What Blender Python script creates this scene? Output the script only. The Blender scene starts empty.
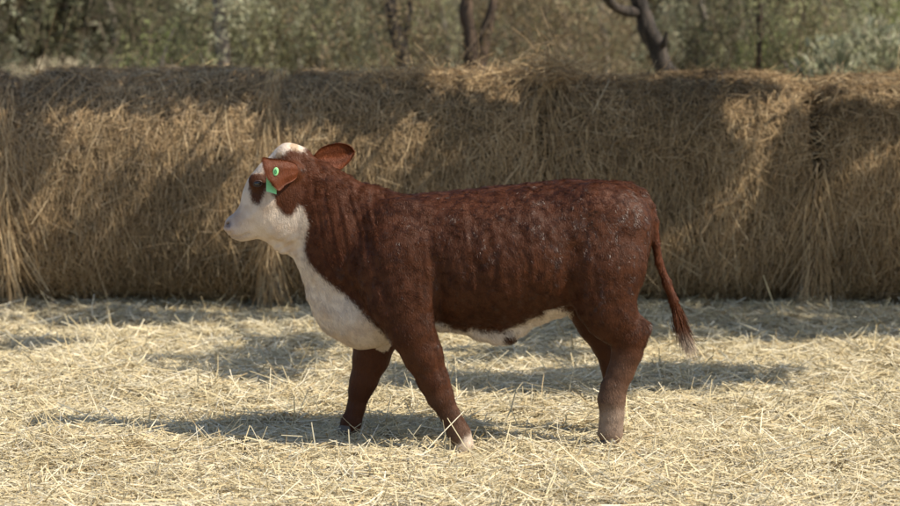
import bpy, math, random
import numpy as np
from math import radians
random.seed(7)
RNG = np.random.default_rng(11)
C = bpy.context.scene.collection
scene = bpy.context.scene

# ------------------------------------------------------------------ camera, sky, sun, exposure
F_PX = 1998.0                      # focal length in pixels of a 900 px wide frame
CAM = np.array([0.0, -9.0, 1.9])
PITCH = math.atan((253 - 28) / F_PX)
cam_data = bpy.data.cameras.new('camera')
cam = bpy.data.objects.new('camera', cam_data)
C.objects.link(cam)
cam.location = CAM
cam.rotation_euler = (math.pi / 2 - PITCH, 0, 0)
cam_data.sensor_width = 36
cam_data.lens = F_PX / 900 * 36
cam_data.clip_start = 0.1
cam_data.clip_end = 2000
cam_data.dof.use_dof = True
cam_data.dof.focus_distance = 8.85
cam_data.dof.aperture_fstop = 2.3
scene.camera = cam

SUN = np.array([0.93, -0.345, 1.0]); SUN = SUN / np.linalg.norm(SUN)
w = bpy.data.worlds.new('World'); scene.world = w; w.use_nodes = True
nt = w.node_tree; nt.nodes.clear()
sky = nt.nodes.new('ShaderNodeTexSky'); sky.sky_type = 'NISHITA'; sky.sun_disc = False
sky.sun_elevation = math.asin(SUN[2]); sky.sun_rotation = math.atan2(SUN[0], SUN[1])
bg = nt.nodes.new('ShaderNodeBackground'); bg.inputs['Strength'].default_value = 0.115
wo = nt.nodes.new('ShaderNodeOutputWorld')
nt.links.new(sky.outputs[0], bg.inputs[0]); nt.links.new(bg.outputs[0], wo.inputs[0])
sd = bpy.data.lights.new('sun', 'SUN'); sd.energy = 4.8; sd.angle = radians(0.5); sd.color = (1.0, 0.91, 0.76)
sun = bpy.data.objects.new('sun', sd); C.objects.link(sun)
from mathutils import Vector
sun.rotation_euler = Vector(SUN).to_track_quat('Z', 'Y').to_euler()
sun.location = (8, -3, 9)
scene.view_settings.view_transform = 'Standard'
scene.view_settings.look = 'None'
scene.view_settings.exposure = 0.42
scene.view_settings.gamma = 1.0

# ------------------------------------------------------------------ helpers
def U(px, py, Y=0.0):
    """point of the vertical plane at depth Y that shows at a position of the photograph"""
    f = np.array([0, math.cos(PITCH), -math.sin(PITCH)]); up = np.array([0, math.sin(PITCH), math.cos(PITCH)])
    r = f * F_PX + np.array([1.0, 0, 0]) * (px - 450) - up * (py - 253)
    return CAM + r * ((Y - CAM[1]) / r[1])

def _hash(ix, iy, iz, seed):
    h = (ix.astype(np.int64) * 374761393 + iy.astype(np.int64) * 668265263 + iz.astype(np.int64) * 2147483647 + seed * 1274126177) & 0xffffffff
    h = ((h ^ (h >> 13)) * 1274126177) & 0xffffffff
    h = h ^ (h >> 16)
    return (h & 0xffff) / 65535.0

def vnoise(P, scale=1.0, seed=0):
    """smooth value noise in -1..1"""
    Q = np.asarray(P, float) * scale
    i = np.floor(Q).astype(np.int64); f = Q - i; f = f * f * (3 - 2 * f)
    out = 0
    for a in (0, 1):
        for b in (0, 1):
            for c in (0, 1):
                wgt = (f[..., 0] if a else 1 - f[..., 0]) * (f[..., 1] if b else 1 - f[..., 1]) * (f[..., 2] if c else 1 - f[..., 2])
                out = out + wgt * _hash(i[..., 0] + a, i[..., 1] + b, i[..., 2] + c, seed)
    return out * 2 - 1

def norm(v):
    return v / np.maximum(np.linalg.norm(v, axis=-1, keepdims=True), 1e-9)

def mesh_obj(name, V, F, mat, parent=None, col=None, smooth=True, origin=None):
    """V (n,3) world coordinates, F (m,3|4) -> one mesh object; children are stored relative to their thing"""
    V = np.asarray(V, float); F = np.asarray(F, np.int32)
    o0 = np.zeros(3)
    if parent is not None:
        o0 = np.array(parent['_o']) if '_o' in parent else np.zeros(3)
    elif origin is not None:
        o0 = np.array(origin, float)
    me = bpy.data.meshes.new(name)
    k = F.shape[1]
    me.vertices.add(len(V)); me.vertices.foreach_set('co', (V - o0).astype(np.float32).ravel())
    me.loops.add(F.size); me.loops.foreach_set('vertex_index', F.ravel())
    me.polygons.add(len(F)); me.polygons.foreach_set('loop_start', np.arange(0, F.size, k, dtype=np.int32))
    try: me.polygons.foreach_set('loop_total', np.full(len(F), k, np.int32))
    except Exception: pass
    me.update(calc_edges=True)
    me.polygons.foreach_set('use_smooth', np.full(len(F), smooth))
    if col is not None:
        ca = me.color_attributes.new('Col', 'FLOAT_COLOR', 'POINT')
        cc = np.ones((len(V), 4), np.float32); cc[:, :3] = col
        ca.data.foreach_set('color', cc.ravel())
    me.materials.append(mat)
    o = bpy.data.objects.new(name, me); C.objects.link(o)
    if parent is not None: o.parent = parent
    elif origin is not None: o.location = origin
    if parent is None and origin is not None: o['_o'] = list(map(float, o0))
    elif parent is not None: o['_o'] = list(map(float, o0))
    return o

def thing(name, label, cat, loc, group=None):
    o = bpy.data.objects.new(name, None); C.objects.link(o)
    o.location = loc; o['label'] = label; o['category'] = cat; o['_o'] = [float(a) for a in loc]
    o.empty_display_size = 0.2
    if group: o['group'] = group
    return o

def nm(name):
    m = bpy.data.materials.new(name); m.use_nodes = True
    return m, m.node_tree.nodes, m.node_tree.links, m.node_tree.nodes['Principled BSDF']

def strips(P, D, N, L, W, segs=2, bend=None, taper=0.6):
    """flat blades: start P, direction D, face normal N, length L, width W; returns V, F, owner index"""
    n = len(P)
    S = norm(np.cross(D, N))
    ts = np.linspace(0, 1, segs + 1)
    V = np.zeros((n, segs + 1, 2, 3))
    for j, t in enumerate(ts):
        c = P + D * (L * t)[:, None]
        if bend is not None: c = c + bend * (L * t * t)[:, None]
        wd = (W * 0.5 * (1 - taper * t))[:, None]
        V[:, j, 0] = c - S * wd; V[:, j, 1] = c + S * wd
    base = (np.arange(n) * (segs + 1) * 2)[:, None]
    Fs = []
    for j in range(segs):
        q = np.array([2 * j, 2 * j + 1, 2 * j + 3, 2 * j + 2])
        Fs.append(base + q)
    F = np.stack(Fs, 1).reshape(-1, 4)
    own = np.repeat(np.arange(n), (segs + 1) * 2)
    return V.reshape(-1, 3), F, own

def tube_mesh(pts, rad, sides=10, wob=0.0, seed=0):
    pts = np.asarray(pts, float); rad = np.asarray(rad, float)
    n = len(pts); T = norm(np.gradient(pts, axis=0))
    ref = np.array([0.3, 1.0, 0.1]); A = norm(np.cross(T, ref)); B = np.cross(T, A)
    a = np.linspace(0, 2 * np.pi, sides, endpoint=False)
    V = pts[:, None] + rad[:, None, None] * (np.cos(a)[None, :, None] * A[:, None] + np.sin(a)[None, :, None] * B[:, None])
    V = V.reshape(-1, 3)
    if wob:
        V = V + norm(V - np.repeat(pts, sides, 0)) * (vnoise(V, 9, seed) * wob + vnoise(V, 25, seed + 1) * wob * .5)[:, None]
    F = []
    for i in range(n - 1):
        for j in range(sides):
            F.append((i * sides + j, i * sides + (j + 1) % sides, (i + 1) * sides + (j + 1) % sides, (i + 1) * sides + j))
    return V, np.array(F)

def merge(parts):
    Vs, Fs, o = [], [], 0
    for V, F in parts:
        Vs.append(V); Fs.append(F + o); o += len(V)
    return np.concatenate(Vs), np.concatenate(Fs)

def resample(pts, n):
    pts = np.asarray(pts, float); m = len(pts); t = np.linspace(0, m - 1, n)
    out = []
    for x in t:
        i = min(int(x), m - 2); f = x - i
        p0, p1, p2, p3 = pts[max(i - 1, 0)], pts[i], pts[i + 1], pts[min(i + 2, m - 1)]
        out.append(0.5 * (2 * p1 + (p2 - p0) * f + (2 * p0 - 5 * p1 + 4 * p2 - p3) * f * f + (3 * p1 - p0 - 3 * p2 + p3) * f ** 3))
    return np.array(out)

# ------------------------------------------------------------------ materials
def attr_mat(name, rough=0.6, spec=0.3, trans=0.0, sheen=0.0, noise=None):
    m, N, L, b = nm(name)
    a = N.new('ShaderNodeAttribute'); a.attribute_name = 'Col'
    src = a.outputs['Color']
    if noise:
        tc = N.new('ShaderNodeTexCoord'); n = N.new('ShaderNodeTexNoise'); n.inputs['Scale'].default_value = noise
        L.new(tc.outputs['Object'], n.inputs['Vector'])
        mp = N.new('ShaderNodeMapRange'); mp.inputs['To Min'].default_value = 0.8; mp.inputs['To Max'].default_value = 1.2
        L.new(n.outputs['Fac'], mp.inputs['Value'])
        mu = N.new('ShaderNodeVectorMath'); mu.operation = 'MULTIPLY'
        L.new(src, mu.inputs[0]); L.new(mp.outputs[0], mu.inputs[1]); src = mu.outputs[0]
    L.new(src, b.inputs['Base Color'])
    b.inputs['Roughness'].default_value = rough
    b.inputs['Specular IOR Level'].default_value = spec
    if sheen:
        b.inputs['Sheen Weight'].default_value = sheen
    if trans:
        t = N.new('ShaderNodeBsdfTranslucent'); L.new(src, t.inputs['Color'])
        mx = N.new('ShaderNodeMixShader'); mx.inputs[0].default_value = trans
        L.new(b.outputs[0], mx.inputs[1]); L.new(t.outputs[0], mx.inputs[2])
        L.new(mx.outputs[0], N['Material Output'].inputs['Surface'])
    return m

M_straw = attr_mat('straw_blades', 0.62, 0.22, 0.15)
M_hay = attr_mat('hay_blades', 0.75, 0.12, 0.12)
M_leaf = attr_mat('leaves', 0.55, 0.25, 0.45)
M_fur = attr_mat('fur', 0.5, 0.18)
M_wet = attr_mat('wet_fur', 0.38, 0.42)

def fibre_mat(name, c1, c2, c3, scale, bump):
    """matted fibres: several stretched noises in crossing directions"""
    m, N, L, b = nm(name)
    tc = N.new('ShaderNodeTexCoord')
    last = None
    for i, (rot, st) in enumerate([((0.2, 0.1, 0.3), (1, 9, 9)), ((0.5, 0.7, 1.4), (1, 8, 8)), ((1.2, 0.4, 2.4), (9, 1, 9))]):
        mp = N.new('ShaderNodeMapping'); mp.inputs['Rotation'].default_value = rot; mp.inputs['Scale'].default_value = st
        L.new(tc.outputs['Object'], mp.inputs['Vector'])
        n = N.new('ShaderNodeTexNoise'); n.inputs['Scale'].default_value = scale; n.inputs['Detail'].default_value = 4
        n.inputs['Distortion'].default_value = 0.6
        L.new(mp.outputs[0], n.inputs['Vector'])
        if last is None: last = n.outputs['Fac']
        else:
            mx = N.new('ShaderNodeMath'); mx.operation = 'MAXIMUM'; L.new(last, mx.inputs[0]); L.new(n.outputs['Fac'], mx.inputs[1]); last = mx.outputs[0]
    cr = N.new('ShaderNodeValToRGB'); e = cr.color_ramp.elements
    e[0].position = 0.48; e[0].color = (*c1, 1); e[1].position = 0.75; e[1].color = (*c3, 1)
    x = e.new(0.6); x.color = (*c2, 1)
    L.new(last, cr.inputs[0]); L.new(cr.outputs[0], b.inputs['Base Color'])
    b.inputs['Roughness'].default_value = 0.8; b.inputs['Specular IOR Level'].default_value = 0.15
    bp = N.new('ShaderNodeBump'); bp.inputs['Strength'].default_value = 1.0; bp.inputs['Distance'].default_value = bump
    L.new(last, bp.inputs['Height']); L.new(bp.outputs[0], b.inputs['Normal'])
    return m

M_ground = fibre_mat('straw_litter', (0.16, 0.13, 0.08), (0.36, 0.29, 0.17), (0.55, 0.47, 0.30), 9, 0.02)
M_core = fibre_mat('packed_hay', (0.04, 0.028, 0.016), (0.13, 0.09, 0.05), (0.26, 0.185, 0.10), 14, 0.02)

def bark(name, c1, c2):
    m, N, L, b = nm(name)
    tc = N.new('ShaderNodeTexCoord'); mp = N.new('ShaderNodeMapping'); mp.inputs['Scale'].default_value = (1, 1, .25)
    L.new(tc.outputs['Object'], mp.inputs[0])
    n = N.new('ShaderNodeTexNoise'); n.inputs['Scale'].default_value = 22; n.inputs['Detail'].default_value = 6; n.inputs['Roughness'].default_value = .7
    L.new(mp.outputs[0], n.inputs['Vector'])
    cr = N.new('ShaderNodeValToRGB'); cr.color_ramp.elements[0].position = .4; cr.color_ramp.elements[0].color = (*c1, 1)
    cr.color_ramp.elements[1].position = .65; cr.color_ramp.elements[1].color = (*c2, 1)
    L.new(n.outputs[0], cr.inputs[0]); L.new(cr.outputs[0], b.inputs['Base Color']); b.inputs['Roughness'].default_value = .9
    bp = N.new('ShaderNodeBump'); bp.inputs['Distance'].default_value = .03; L.new(n.outputs[0], bp.inputs['Height']); L.new(bp.outputs[0], b.inputs['Normal'])
    return m
M_bark_dark = bark('dark_bark', (.02, .016, .013), (.09, .07, .055))
M_bark_pale = bark('pale_bark', (.09, .075, .06), (.30, .26, .22))
M_bark_red = bark('reddish_bark', (.03, .02, .015), (.13, .085, .055))

# ------------------------------------------------------------------ ground
def ground_z(x, y):
    P = np.stack([np.asarray(x, float), np.asarray(y, float), np.zeros_like(np.asarray(x, float))], -1)
    near = np.clip(1 - (np.hypot(P[..., 0], P[..., 1]) - 7) / 3, 0, 1)
    z = vnoise(P, 1.1, 3) * .025 + vnoise(P, 3.1, 4) * .019 + vnoise(P, 7.5, 5) * .013
    for hx, hy in ((.07, -.19), (-.48, .15), (.70, -.17), (.68, .13)):
        dep = -.012 if hx > .5 else (.0 if hx < 0 else .03); gq = np.exp(-((P[..., 0] - hx) ** 2 + (P[..., 1] - hy) ** 2) / .15 ** 2); z = z * (1 - gq) - dep * gq
    return z * near + vnoise(P, .09, 6) * .15 * (1 - near)

def axis(lo, hi, step, far):
    a = np.arange(lo, hi + 1e-6, step)
    g = step * 1.35 ** np.arange(1, 60); g = np.cumsum(g)
    g = g[g < far]; g = np.append(g, far)
    return np.concatenate([lo - g[::-1], a, hi + g])
gx = axis(-5, 5, .04, 600); gy = axis(-3, 5.2, .04, 600)
X, Y = np.meshgrid(gx, gy, indexing='ij')
V = np.stack([X, Y, ground_z(X, Y)], -1).reshape(-1, 3)
i, j = np.meshgrid(np.arange(len(gx) - 1), np.arange(len(gy) - 1), indexing='ij')
b0 = (i * len(gy) + j).ravel()
Fq = np.stack([b0, b0 + len(gy), b0 + len(gy) + 1, b0 + 1], 1)
g = mesh_obj('ground', V, Fq, M_ground); g['kind'] = 'structure'

# ------------------------------------------------------------------ loose straw on the ground
PAL_S = np.array([1.0, .985, .97]) * np.array([[.66, .58, .38], [.74, .67, .49], [.56, .47, .28], [.63, .53, .32], [.44, .34, .19], [.80, .74, .58], [.50, .46, .33]])
PAL_W = np.array([.26, .2, .17, .15, .07, .08, .07])
def straw_cover(n):
    y = RNG.uniform(-1.45, 4.75, n); half = (9 + y) * 450 / F_PX + .55
    x = RNG.uniform(-1, 1, n) * half
    # more straw in front, drifts elsewhere
    keep = RNG.uniform(0, 1, n) < (.62 + .38 * vnoise(np.stack([x, y, 0 * x], 1), 1.7, 21)) + .25
    x, y = x[keep], y[keep]; n = len(x)
    z = ground_z(x, y) + RNG.uniform(0, .028, n) + .002
    az = RNG.uniform(0, 2 * np.pi, n)
    el = RNG.normal(0, .16, n); up = RNG.uniform(0, 1, n) < .022; el[up] = RNG.uniform(.3, 1.1, up.sum())
    D = np.stack([np.cos(az) * np.cos(el), np.sin(az) * np.cos(el), np.sin(el)], 1)
    L = RNG.gamma(3.2, .040, n).clip(.03, .42); L[up] *= .8
    W = RNG.uniform(.003, .0072, n) * (1 + .07 * np.clip(y, 0, 9))
    N = norm(np.stack([RNG.normal(0, .5, n), RNG.normal(-.35, .5, n), np.ones(n)], 1))
    bend = RNG.normal(0, .16, (n, 3)); bend[:, 2] -= .05
    P = np.stack([x, y, z], 1) - D * (L * np.where(up, 0.05, .5))[:, None]
    V, F, own = strips(P, D, N, L, W, 2, bend, .35)
    V[:, 2] = np.maximum(V[:, 2], ground_z(V[:, 0], V[:, 1]) + .001)
    c = PAL_S[RNG.choice(len(PAL_S), n, p=PAL_W)] * RNG.uniform(.82, 1.12, (n, 1))
    return V, F, c[own]
V, F, c = straw_cover(165000)
st = mesh_obj('loose_straw', V, F, M_straw, col=c, smooth=False)
st['kind'] = 'stuff'; st['label'] = 'pale golden loose straw strewn thickly over the ground around the calf'; st['category'] = 'straw'

# ------------------------------------------------------------------ round bales
PAL_H = np.array([1.36, 1.37, 1.33]) * np.array([[.37, .262, .15], [.46, .335, .20], [.28, .19, .105], [.55, .43, .28], [.19, .125, .07], [.39, .29, .19]])
PAL_HW = np.array([.27, .2, .2, .1, .13, .1])
BALE_CY, BALE_H, BALE_D = 5.0, .80, .76
def bale_surface(xw, th, x0, x1, seed, H=BALE_H, grow=0.0):
    """th: 0 at the bottom, pi/2 front, pi top, 3pi/2 back; returns points + normals"""
    e = 2.5
    s, c = np.sin(th), -np.cos(th)
    r = (np.abs(s) ** e + np.abs(c) ** e) ** (-1 / e)
    u = np.minimum(xw - x0, x1 - xw)
    edge = 1 - .24 * np.exp(-np.clip(u, 0, 9) / .06)
    Q = np.stack([xw, s * 1.2, c * 1.2], -1)
    lum = 1 + .030 * vnoise(Q, 1.8, seed) + .020 * vnoise(Q, 5, seed + 1) + .009 * vnoise(Q, 15, seed + 2)
    rr = r * edge * lum + grow
    P = np.stack([xw, BALE_CY - s * rr * BALE_D, H + c * rr * H], -1)
    P[..., 2] = np.maximum(P[..., 2] , -.02)
    Nn = norm(np.stack([np.zeros_like(s), -np.sign(s) * np.abs(s * r) ** (e - 1) / BALE_D, np.sign(c) * np.abs(c * r) ** (e - 1) / H], -1))
    return P, Nn

def hay_blades(n, x0, x1, seed, H):
    x = RNG.uniform(x0 + .04, x1 - .04, n); th = RNG.uniform(.18, np.pi * 1.25, n)
    P, Nn = bale_surface(x, th, x0, x1, seed, H)
    T = norm(np.cross(Nn, np.array([1.0, 0, 0])) * -1)     # along the winding
    A = np.tile([1.0, 0, 0], (n, 1))
    wind = RNG.uniform(0, 1, n) < np.where(P[:, 2] > 1.35 * H, .3, .68)
    ang = np.where(wind, RNG.normal(0, .26, n), RNG.uniform(-np.pi, np.pi, n))
    D = T * np.cos(ang)[:, None] + A * np.sin(ang)[:, None] + Nn * RNG.normal(.02, .09, n)[:, None]
    D = norm(D * RNG.choice([-1, 1], n)[:, None])
    L = RNG.gamma(3, .048, n).clip(.03, .45); W = RNG.uniform(.0018, .0052, n)
    bend = RNG.normal(0, .18, (n, 3)) - Nn * .1; bend[:, 2] -= .06
    P = P + Nn * RNG.uniform(-.012, .02, n)[:, None] - D * (L * .5)[:, None]
    N2 = norm(Nn + RNG.normal(0, .5, (n, 3)))
    V, F, own = strips(P, D, N2, L, W, 2, bend, .4)
    V[:, 2] = np.maximum(V[:, 2], .003)
    pat = .88 + .26 * vnoise(np.stack([x * 1.2, np.zeros(n), P[:, 2] * 1.2], 1), 2.2, seed + 5)
    c = PAL_H[RNG.choice(len(PAL_H), n, p=PAL_HW)] * (RNG.uniform(.75, 1.15, n) * pat)[:, None]
    return V, F, c[own]

def fringe(x, n, top, bot, spread, lift, seed):
    """long loose stems hanging down the seam between two bales"""
    xs = x + RNG.normal(0, spread, n)
    z = bot + (top - bot) * RNG.beta(1.6, 1.3, n)
    L = RNG.gamma(4, .085, n).clip(.1, .75); L = np.minimum(L, z * .98)
    th = np.pi * np.clip(z / 1.6, .05, .97)
    P, Nn = bale_surface(xs, th, x - 5, x + 5, seed)
    P[:, 1] -= RNG.uniform(0, 1, n) ** 2 * lift
    D = norm(np.stack([RNG.normal(0, .26, n) + (xs - x) * 2.2, RNG.normal(-.06, .08, n), -np.ones(n)], 1))
    # follow the belly of the bale
    D[:, 1] += np.clip((z - .95) * -.9, -.55, .2); D = norm(D)
    bend = np.stack([RNG.normal(0, .18, n), RNG.uniform(0, .12, n), RNG.normal(-.02, .05, n)], 1)
    V, F, own = strips(P, D, norm(np.stack([RNG.normal(0, .6, n), -np.ones(n), RNG.normal(0, .4, n)], 1)), L, RNG.uniform(.002, .0055, n), 3, bend, .4)
    V[:, 2] = np.maximum(V[:, 2], .004)
    c = PAL_H[RNG.choice(len(PAL_H), n, p=PAL_HW)] * RNG.uniform(.75, 1.15, n)[:, None]
    return V, F, c[own]

seams = [U(p, 200, 4.34)[0] for p in (-266, 7, 270, 545, 816, 1090)]
blab = ['round hay bale at the far left of the row, mostly cut off by the frame',
        'round hay bale left of the calf, with a bright dappled patch at mid height',
        'round hay bale directly behind the head and neck of the calf',
        'round hay bale behind the rump of the calf, mostly in deep tree shade',
        'round hay bale at the right end of the row, sagging top of paler loose hay']
for k in range(5):
    x0, x1 = seams[k] + .012, seams[k + 1] - .012
    H = [.80, .80, .79, .785, .78][k]
    root = thing('round_bale', blab[k], 'hay bale', ((x0 + x1) / 2, BALE_CY, 0), 'round hay bales laid end to end in a row')
    nx, nth = 90, 110
    xs = np.linspace(x0, x1, nx); ths = np.linspace(0, 2 * np.pi, nth, endpoint=False)
    XX, TT = np.meshgrid(xs, ths, indexing='ij')
    P, _ = bale_surface(XX, TT, x0, x1, 40 + k * 7, H)
    V = P.reshape(-1, 3)
    a = np.arange(nx - 1)[:, None] * nth; b = np.arange(nth)[None]
    Fb = np.stack([a + b, a + (b + 1) % nth, a + nth + (b + 1) % nth, a + nth + b], -1).reshape(-1, 4)
    # flat ends
    V = np.concatenate([V, [[x0, BALE_CY, H], [x1, BALE_CY, H]]]); c0 = nx * nth
    bb = np.arange(nth)
    e0 = np.stack([bb, np.full(nth, c0), np.full(nth, c0), (bb + 1) % nth], 1)[:, [0, 1, 3]]
    e1 = np.stack([(nx - 1) * nth + bb, (nx - 1) * nth + (bb + 1) % nth, np.full(nth, c0 + 1)], 1)
    tri = np.concatenate([e0, e1, Fb[:, [0, 1, 2]], Fb[:, [0, 2, 3]]])
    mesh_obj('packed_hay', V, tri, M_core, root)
    n = 5000 if k == 0 else (38000 if k < 4 else 26000)
    if k == 0: Vh, Fh, ch = hay_blades(n, x1 - .55, x1, 40 + k * 7, H)
    else: Vh, Fh, ch = hay_blades(n, x0, x1 if k < 4 else x0 + 1.1, 40 + k * 7, H)
    o = mesh_obj('hay_cover', Vh, Fh, M_hay, root, col=ch, smooth=False); o['kind'] = 'stuff'
    # shaggy seams: stems pulled out of the end of each bale
    fr = [(380, 1.45, .15, .05, .08), (620, 1.62, .2, .035, .09), (620, 1.64, .25, .13, .07), (300, .95, .15, .05, .05), (0,) * 5][k]
    if fr[0]:
        Vf, Ff, cf = fringe(seams[k + 1], *fr[:1], *fr[1:3], fr[3], fr[4], 40 + k)
        o = mesh_obj('hanging_stems', Vf, Ff, M_hay, root, col=cf, smooth=False); o['kind'] = 'stuff'
    # tousled heap along the top
    def tousle(cx, cz, n, sx, sz):
        x = cx + RNG.normal(0, sx, n); z = cz + np.abs(RNG.normal(0, sz, n)) * np.exp(-((x - cx) / (1.6 * sx)) ** 2)
        P = np.stack([x, BALE_CY - .25 + RNG.normal(0, .13, n), z], 1)
        az = RNG.uniform(0, 2 * np.pi, n); el = RNG.normal(-.1, .45, n)
        D = np.stack([np.cos(az) * np.cos(el), np.sin(az) * np.cos(el), np.sin(el)], 1)
        V, F, own = strips(P, D, norm(RNG.normal(0, 1, (n, 3)) + [0, -1, .5]), RNG.gamma(3, .05, n).clip(.05, .4), RNG.uniform(.0025, .006, n), 2, RNG.normal(0, .25, (n, 3)) - [0, 0, .2], .4)
        c = PAL_H[RNG.choice(len(PAL_H), n, p=PAL_HW)] * RNG.uniform(.8, 1.15, n)[:, None]
        return V, F, c[own]
    spots = {1: [(-2.6, 1.56, 260, .25, .03), (-1.9, 1.55, 300, .3, .03)], 2: [(-.25, 1.56, 700, .28, .05), (.3, 1.54, 400, .22, .05)],
             3: [(.68, 1.56, 1200, .13, .09), (1.2, 1.54, 250, .3, .03), (2.2, 1.52, 250, .2, .03)], 4: [(3.2, 1.5, 900, .28, .05), (2.7, 1.46, 300, .12, .05)]}.get(k, [])
    if spots:
        q = [tousle(*s) for s in spots]
        VV, FF = merge([(a_, b_) for a_, b_, _ in q])
        o = mesh_obj('loose_top_hay', VV, FF, M_hay, root, col=np.concatenate([c_ for _, _, c_ in q]), smooth=False); o['kind'] = 'stuff'

# ------------------------------------------------------------------ the calf
H9 = 222.0
def px(v): return v / H9
XL, XH, YL, YH, ZL, ZH, GS = -1.08, 1.16, -.36, .36, -.03, 1.46, .0062
ax = np.arange(XL, XH, GS); ay = np.arange(YL, YH, GS); az_ = np.arange(ZL, ZH, GS)
D = np.full((len(ax), len(ay), len(az_)), .5, np.float32)
def smin(a, b, k):
    h = np.clip(.5 + .5 * (b - a) / k, 0, 1)
    return b + (a - b) * h - k * h * (1 - h)
def seg(a, b, k, sub=False):
    """a, b = (x, y, z, ru, rv): elliptical capsule joined smoothly to the field"""
    a = np.array(a, float); b = np.array(b, float)
    m = max(a[3], a[4], b[3], b[4]) + .10
    lo = np.minimum(a[:3], b[:3]) - m; hi = np.maximum(a[:3], b[:3]) + m
    sx = slice(max(0, int((lo[0] - XL) / GS)), max(0, int((hi[0] - XL) / GS)) + 1)
    sy = slice(max(0, int((lo[1] - YL) / GS)), max(0, int((hi[1] - YL) / GS)) + 1)
    sz = slice(max(0, int((lo[2] - ZL) / GS)), max(0, int((hi[2] - ZL) / GS)) + 1)
    xx = ax[sx][:, None, None]; yy = ay[sy][None, :, None]; zz = az_[sz][None, None, :]
    ab = b[:3] - a[:3]; l2 = max((ab ** 2).sum(), 1e-9)
    t = np.clip(((xx - a[0]) * ab[0] + (yy - a[1]) * ab[1] + (zz - a[2]) * ab[2]) / l2, 0, 1)
    du2 = (xx - a[0] - t * ab[0]) ** 2 + (zz - a[2] - t * ab[2]) ** 2; dy2 = (yy - a[1] - t * ab[1]) ** 2
    ru = a[3] + t * (b[3] - a[3]); rv = a[4] + t * (b[4] - a[4])
    q = np.sqrt(du2 / ru ** 2 + dy2 / rv ** 2); gq = np.sqrt(du2 / ru ** 4 + dy2 / rv ** 4)
    f = np.where(q > 1e-3, q * (q - 1) / np.maximum(gq, 1e-3), -np.minimum(ru, rv)).astype(np.float32)
    if sub: D[sx, sy, sz] = -smin(-D[sx, sy, sz], f, k)
    else: D[sx, sy, sz] = smin(D[sx, sy, sz], f, k)
def chain(st, k):
    """st: (px, py, Y, ru_px, rv_m)"""
    pts = []
    for (x, y, Yv, ru, rv) in st:
        p = U(x, y, Yv); pts.append((p[0], p[1], p[2], ru / (F_PX / (9 + Yv)), rv))
    for a, b in zip(pts[:-1], pts[1:]): seg(a, b, k)
def blob(x, y, Yv, ru, rv, k=.03, sub=False):
    p = U(x, y, Yv); r = ru / (F_PX / (9 + Yv))
    seg((p[0], p[1], p[2], r, rv), (p[0] + 1e-4, p[1], p[2], r, rv), k, sub)
# trunk
def station(x, top, bot, rv): return (x, (top + bot) / 2, 0, (bot - top) / 2 - 1.5, rv)
chain([station(400, 194, 330, .19), station(430, 192, 330, .235), station(465, 189, 329, .262), station(500, 185, 329, .275),
       station(540, 181, 319, .272), station(570, 178.5, 309, .25), station(592, 178.5, 300, .225)], .02)
chain([(598, 232, 0, 51, .215), (608, 225, 0, 42, .19), (618, 222, 0, 33, .13)], .03)
# neck and chest
chain([(398, 262, 0, 66, .185), (358, 246, 0, 64, .145), (328, 214, 0, 43.5, .105), (304, 202, 0, 45, .085), (292, 196, 0, 40, .082)], .02)
chain([(346, 300, 0, 36, .10), (364, 312, 0, 36, .12), (400, 308, 0, 32, .14)], .04)
chain([(294, 240, 0, 13, .035), (312, 258, 0, 13, .035), (318, 274, 0, 14, .045), (325, 292, 0, 17, .055), (341, 314, 0, 24, .07)], .028)
chain([(270, 234, 0, 9, .03), (284, 243, 0, 10, .028), (296, 247, 0, 9, .025)], .02)
# head, stations along the axis from poll to muzzle
O = np.array([290., 190.]); dd = np.array([-.77, .64]); nn = np.array([-.64, -.77])
def hs(a, c, ru, rv):
    q = O + dd * a + nn * c; return (q[0], q[1], 0, ru, rv)
chain([hs(-14, 14, 26, .070), hs(4, 4, 35, .088), hs(18, 0, 35, .092), hs(31, -3, 28, .082), hs(44, 0, 20, .063), hs(55, 2, 15.5, .055), hs(61, 3.5, 14, .056)], .018)
chain([hs(66, 9, 9, .042), hs(68, 4, 8, .046)], .015)
chain([hs(58, -8, 6, .035), hs(66, -4, 6, .035)], .012)
blob(287, 154, 0, 10, .055, .03)                                   # poll
for s in (-1, 1):
    blob(256.5, 181, s * .074, 8.5, .020, .02)                       # brow
    blob(287, 216, s * .060, 25, .030, .04)                          # cheek
    blob(227.5, 225.5, s * .040, 3.2, .016, .006, True)                 # nostril hollow
    blob(293, 171, s * .080, 9, .026, .03)                          # ear root
    # shoulder blade and point
    chain([(400, 232, s * .12, 34, .05), (388, 268, s * .15, 30, .06), (394, 292, s * .16, 28, .06)], .06)
    blob(228, 228, s * .05, 4.5, .018, .012)
    # hip bone, haunch
    blob(620, 214, s * .085, 20, .05, .08)
# belly and sheath
chain([(440, 324, 0, 7, .07), (462, 323, 0, 9, .06), (482, 330, 0, 10, .045), (497, 333, 0, 11, .035), (508, 334, 0, 9, .03), (520, 326, 0, 8, .035), (540, 314, 0, 8, .05), (562, 306, 0, 9, .07)], .03)
# near fore leg
chain([(402, 262, -.16, 42, .085), (404, 300, -.175, 34, .082), (411, 328, -.18, 25, .072), (423, 355, -.18, 19, .058), (433, 380, -.175, 15, .046), (440, 396, -.17, 14, .045)], .028)
chain([(440, 396, -.17, 13.5, .043), (449, 413, -.17, 10, .033), (456, 427, -.17, 10.5, .035), (459.5, 434, -.17, 11.5, .040), (464, 444, -.17, 9.5, .036)], .012)
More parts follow.
